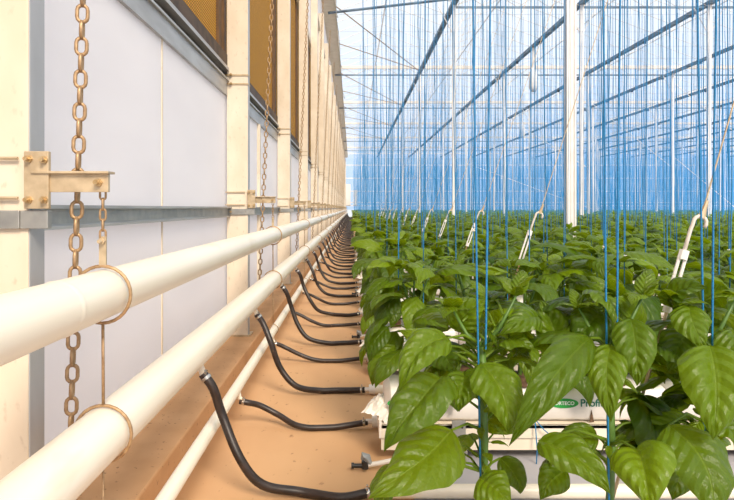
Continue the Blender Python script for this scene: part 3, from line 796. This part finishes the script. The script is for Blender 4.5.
# crop wires
for k in range(24):
    y = ROW0+RS*k; b = MB(); b.tube([(-.3, y, CZ+TOPZ), (.66*y+2, y, CZ+TOPZ)], .003, 4); o = obj('crop_wire', b, M['wire'])
    tag(o, 'thin horizontal wire the twines hang from above %s crop row' % nearest(k+1), 'wire', 'wires above the crop rows')

# turnbuckles on slanting stays, one to each row
for k in range(14):
    Y = 1.62+RS*k+ (.02 if k == 0 else .05)
    t = thing('tension_stay', 'slanting steel stay with hook and tensioner rising from %s crop row' % nearest(k+1), 'stay', (.867, Y, 0), 'slanting stays of the crop rows')
    dx = .33+random.uniform(-.03, .04)
    if k == 0: dx = .29
    def P(z, o=0): return V((dx*(z+.26)+o, 0, CZ+z))
    b = MB(); b.tube([P(-1.1), P(-.26)], .0045, 6); obj('lower_rod', b, M['rust'] if k else M['galvwarm'], t)
    b = MB(); b.tube([P(-.27, -.009), P(-.13, -.009)], .0045, 6); b.tube([P(-.27, .009), P(-.13, .009)], .0045, 6)
    b.tube([P(-.285), P(-.26)], .012, 8); b.tube([P(-.14), P(-.115)], .013, 8); obj('tensioner', b, M['post'], t, smooth='auto')
    b = MB(); q = [P(-.12), P(-.085), P(-.06)]; c = P(-.04, .020)
    for i in range(9): a = PI-i*PI*1.25/8; q.append(V((c.x+.018*math.cos(a), 0, c.z+.018*math.sin(a))))
    b.tube(q, .0052, 7); obj('hook', b, M['chord'], t, smooth=True)
    b = MB(); s0 = V((c.x+.003, 0, c.z+.012)); b.tube([s0, V((dx*.26+dx*.03+.02, 0, CZ+.02))], [.010, .004], 8); b.tube([s0, V((dx*4.8, 0, CZ+4.55))], .0022, 5); obj('cable', b, M['galvwarm'], t)

# ------------------------------------------------------------------ posts, gutters, trusses
PX = [3.4+4.25*i for i in range(12)]; PY = [9.35, 20.0, 30.2, 40.2, 50.2, 60.2, 70.2]
def make_post(detail):
    t = thing('roof_post', '', 'post', (0, 0, 0), 'white posts among the crop'); w = .066
    b = MB(); b.box(-w, w, -.05, .05, 0, CZ+6.8)
    if detail:
        b.box(-w-.012, -w+.02, -.065, .065, 0, CZ+6.75); b.box(w-.02, w+.012, -.065, .065, 0, CZ+6.75); b.box(-.012, .012, -.058, 0, 0, CZ+6.7)
    obj('shaft', b, M['post'], t)
    for s in (-1, 1):
        b = MB(); b.tube([(s*.05, 0, CZ+5.83), (s*.62, 0, CZ+6.72)], .022, 6); obj('brace', b, M['post'], t)
    b = MB(); b.box(-.16, .16, -.12, .12, 0, .25); obj('footing', b, M['kerb'], t)
    return t
pd = make_post(True); ps = make_post(False); first = True; fs_ = True
for a, y in enumerate(PY):
    for i, x in enumerate(PX):
        if x > .637*y+.4: continue
        if a == 0: o = pd
        elif fs_: o = ps; fs_ = False
        else: o = copy_tree(ps)
        o.location = (x, y, 0); 
        if a == 0: o.scale = (.95, 1, 1)
        else: o.scale = (.85, 1, 1)
        o['label'] = ('thick white steel post, the nearest one rising out of the crop' if a == 0 else 'slim white roof post, %s from the aisle in %s line of posts' % (nth(i+1), nearest(a+1)))
# ribbed flanks of the nearest post read against the side; gutters
for i, x in enumerate(PX):
    t = thing('roof_gutter', 'long dark blue roof gutter beam, %s from the side wall' % nth(i+1), 'gutter', (x, 0, CZ+6.78), 'roof gutter beams')
    b = MB(); b.box(-.06, .06, 2, FARY-.2, -.02, .0); b.box(-.085, -.06, 2, FARY-.2, -.02, .10); b.box(.06, .085, 2, FARY-.2, -.02, .10); obj('channel', b, M['beam'], t)
    fx = None; y = 4.0
    while y < 60:
        if fx is None: b = MB(); b.box(-.05, .05, -.05, .05, -.10, -.02); fx = obj('fixing', b, M['beam'], t, loc=(0, y, 0)).data
        else: obj('fixing', fx, None, t, loc=(0, y, 0))
        y += 3.4
for a, y in enumerate(PY[1:]):
    t = thing('roof_truss', 'white horizontal roof truss across the house, %s from the camera end' % nearest(a+1), 'truss', (0, y, CZ), 'roof trusses')
    x1 = min(.66*y+3, FARX)
    if a == 0:
        b = MB(); b.tube([(-.8, 0, 6.50), (3.4, 0, 6.98)], .045, 6); obj('chord', b, M['beam'], t); x0 = 3.4
        b = MB(); b.box(3.4, x1, -.05, .05, 7.02, 7.12); obj('chord', b, M['chord'], t)
    else:
        x0 = -.85
        b = MB(); b.box(x0, x1, -.06, .06, 7.0, 7.16); obj('chord', b, M['chord'], t)
    b = MB(); b.box(x0, x1, -.035, .035, 6.66, 6.72); obj('lower_chord', b, M['beam'], t)
    b = MB(); x = x0; 
    while x < x1-1.2: b.tube([(x, 0, 6.7), (x+.53, 0, 7.02), (x+1.06, 0, 6.7)], .012, 4); x += 1.0625
    obj('web', b, M['chord'], t)
# wind bracing
def stay(a, b_, label, r=.014, m='chord'):
    mb = MB(); mb.tube([a, b_], r, 5); o = obj('bracing_rod', mb, M[m]); tag(o, label, 'bracing', 'wind bracing rods')
for a, y in enumerate(PY[1:5]):
    stay((-.7, y, CZ+6.85), (3.4, y+10.1, CZ+6.85), 'thin brown roof rod slanting from the wall top at %s truss to the next' % nearest(a+1), .022, 'rust')
    stay((-.7, y+5, CZ+6.9), (3.4, y+10.1, CZ+6.9), 'thin brown roof rod, shallower one between %s truss and the next' % nearest(a+1), .02, 'rust')
for a, (p, q, lb) in enumerate([((11.9, 30.2, 5.4), (16.15, 30.2, 2.0), 'slanting thin white rod between second line posts, falling away from the aisle'),
                                ((16.15, 30.2, 6.3), (20.4, 30.2, 2.9), 'slanting white rod high between outer posts of the third line'),
                                ((7.65, 40.2, 3.0), (16.15, 40.2, -.1), 'long shallow white rod low behind the second line of posts'),
                                ((16.15, 30.2, 2.6), (20.4, 30.2, -.9), 'slanting white rod low between outer posts of the third line'),
                                ((7.65, 30.2, 4.6), (11.9, 30.2, 2.0), 'thin white rod falling from the second post of the third line')]):
    stay((p[0], p[1], CZ+p[2]), (q[0], q[1], CZ+q[2]), lb, .018, 'post')
# sagging cables near the top of the wall
for k in range(4):
    y0 = 14+7*k; P_ = []
    for i in range(9): t_ = i/8; P_.append((-.56+.14*math.sin(PI*t_)+.05*math.sin(PI*t_)*math.sin(t_*9+k), y0+7*t_, CZ+6.74-.9*math.sin(PI*t_)))
    b = MB(); b.tube(P_, .012, 5); o = obj('sagging_cable', b, M['galv']); tag(o, 'dark sagging cable near the wall top, %s loop' % nearest(k+1), 'cable', 'loops of cable near the wall top')
# white hanging sprayer lamp under the second gutter
t = thing('hanging_lamp', 'white lamp on a thin tube below the second roof gutter', 'lamp', (7.65, 25.3, CZ))
b = MB(); b.tube([(0, 0, 6.76), (0, 0, 5.6)], .05, 8); obj('stem_tube', b, M['post'], t)
b = MB(); b.tube([(0, 0, 5.9), (0, 0, 5.6), (0, 0, 5.1), (0, 0, 4.9)], [.08, .17, .2, .1], 12); obj('lamp_body', b, M['post'], t, smooth=True)
t2 = copy_tree(t); t2.location = (11.9, 42, CZ); t2['label'] = 'smaller looking white lamp hanging beneath the third roof gutter'

# ------------------------------------------------------------------ light, sky, camera
w = bpy.data.worlds.new('sky'); bpy.context.scene.world = w; w.use_nodes = True; nt = w.node_tree; nt.nodes.clear()
bg = N(nt, 'ShaderNodeBackground'); out = N(nt, 'ShaderNodeOutputWorld'); tc = N(nt, 'ShaderNodeTexCoord'); sp = N(nt, 'ShaderNodeSeparateXYZ')
nt.links.new(tc.outputs['Generated'], sp.inputs[0]); cr_ = N(nt, 'ShaderNodeValToRGB')
e = cr_.color_ramp.elements; e[0].position = .0; e[0].color = (.55, .70, .98, 1); e[1].position = 1; e[1].color = (1.0, 1.0, 1.0, 1)
for pos, c in ((.16, (.74, .84, 1.0, 1)), (.34, (.88, .93, 1.0, 1))): x = e.new(pos); x.color = c
nt.links.new(sp.outputs[2], cr_.inputs[0]); nt.links.new(cr_.outputs[0], bg.inputs[0]); bg.inputs[1].default_value = 1.05; nt.links.new(bg.outputs[0], out.inputs[0])
sl = bpy.data.lights.new('sun', 'SUN'); sl.energy = 4.0; sl.color = (1.0, .86, .69); sl.angle = math.radians(20)
so = bpy.data.objects.new('sun', sl); C.objects.link(so); so.rotation_euler = V((-.30, .85, -.70)).to_track_quat('-Z', 'Y').to_euler()
cam = bpy.data.cameras.new('camera'); co = bpy.data.objects.new('camera', cam); C.objects.link(co)
cam.sensor_width = 36; cam.lens = F*36/734; cam.shift_x = (367-352)/734; cam.shift_y = -(250-208)/734; cam.clip_start = .02; cam.clip_end = 1000
co.location = (0, 0, CZ); co.rotation_euler = (PI/2, 0, 0)
S = bpy.context.scene; S.camera = co
S.view_settings.view_transform = 'Standard'; S.view_settings.look = 'None'; S.view_settings.gamma = 1; S.view_settings.use_curve_mapping = False
S.view_settings.exposure = .11
S.cycles.transparent_max_bounces = 24; S.cycles.max_bounces = 10
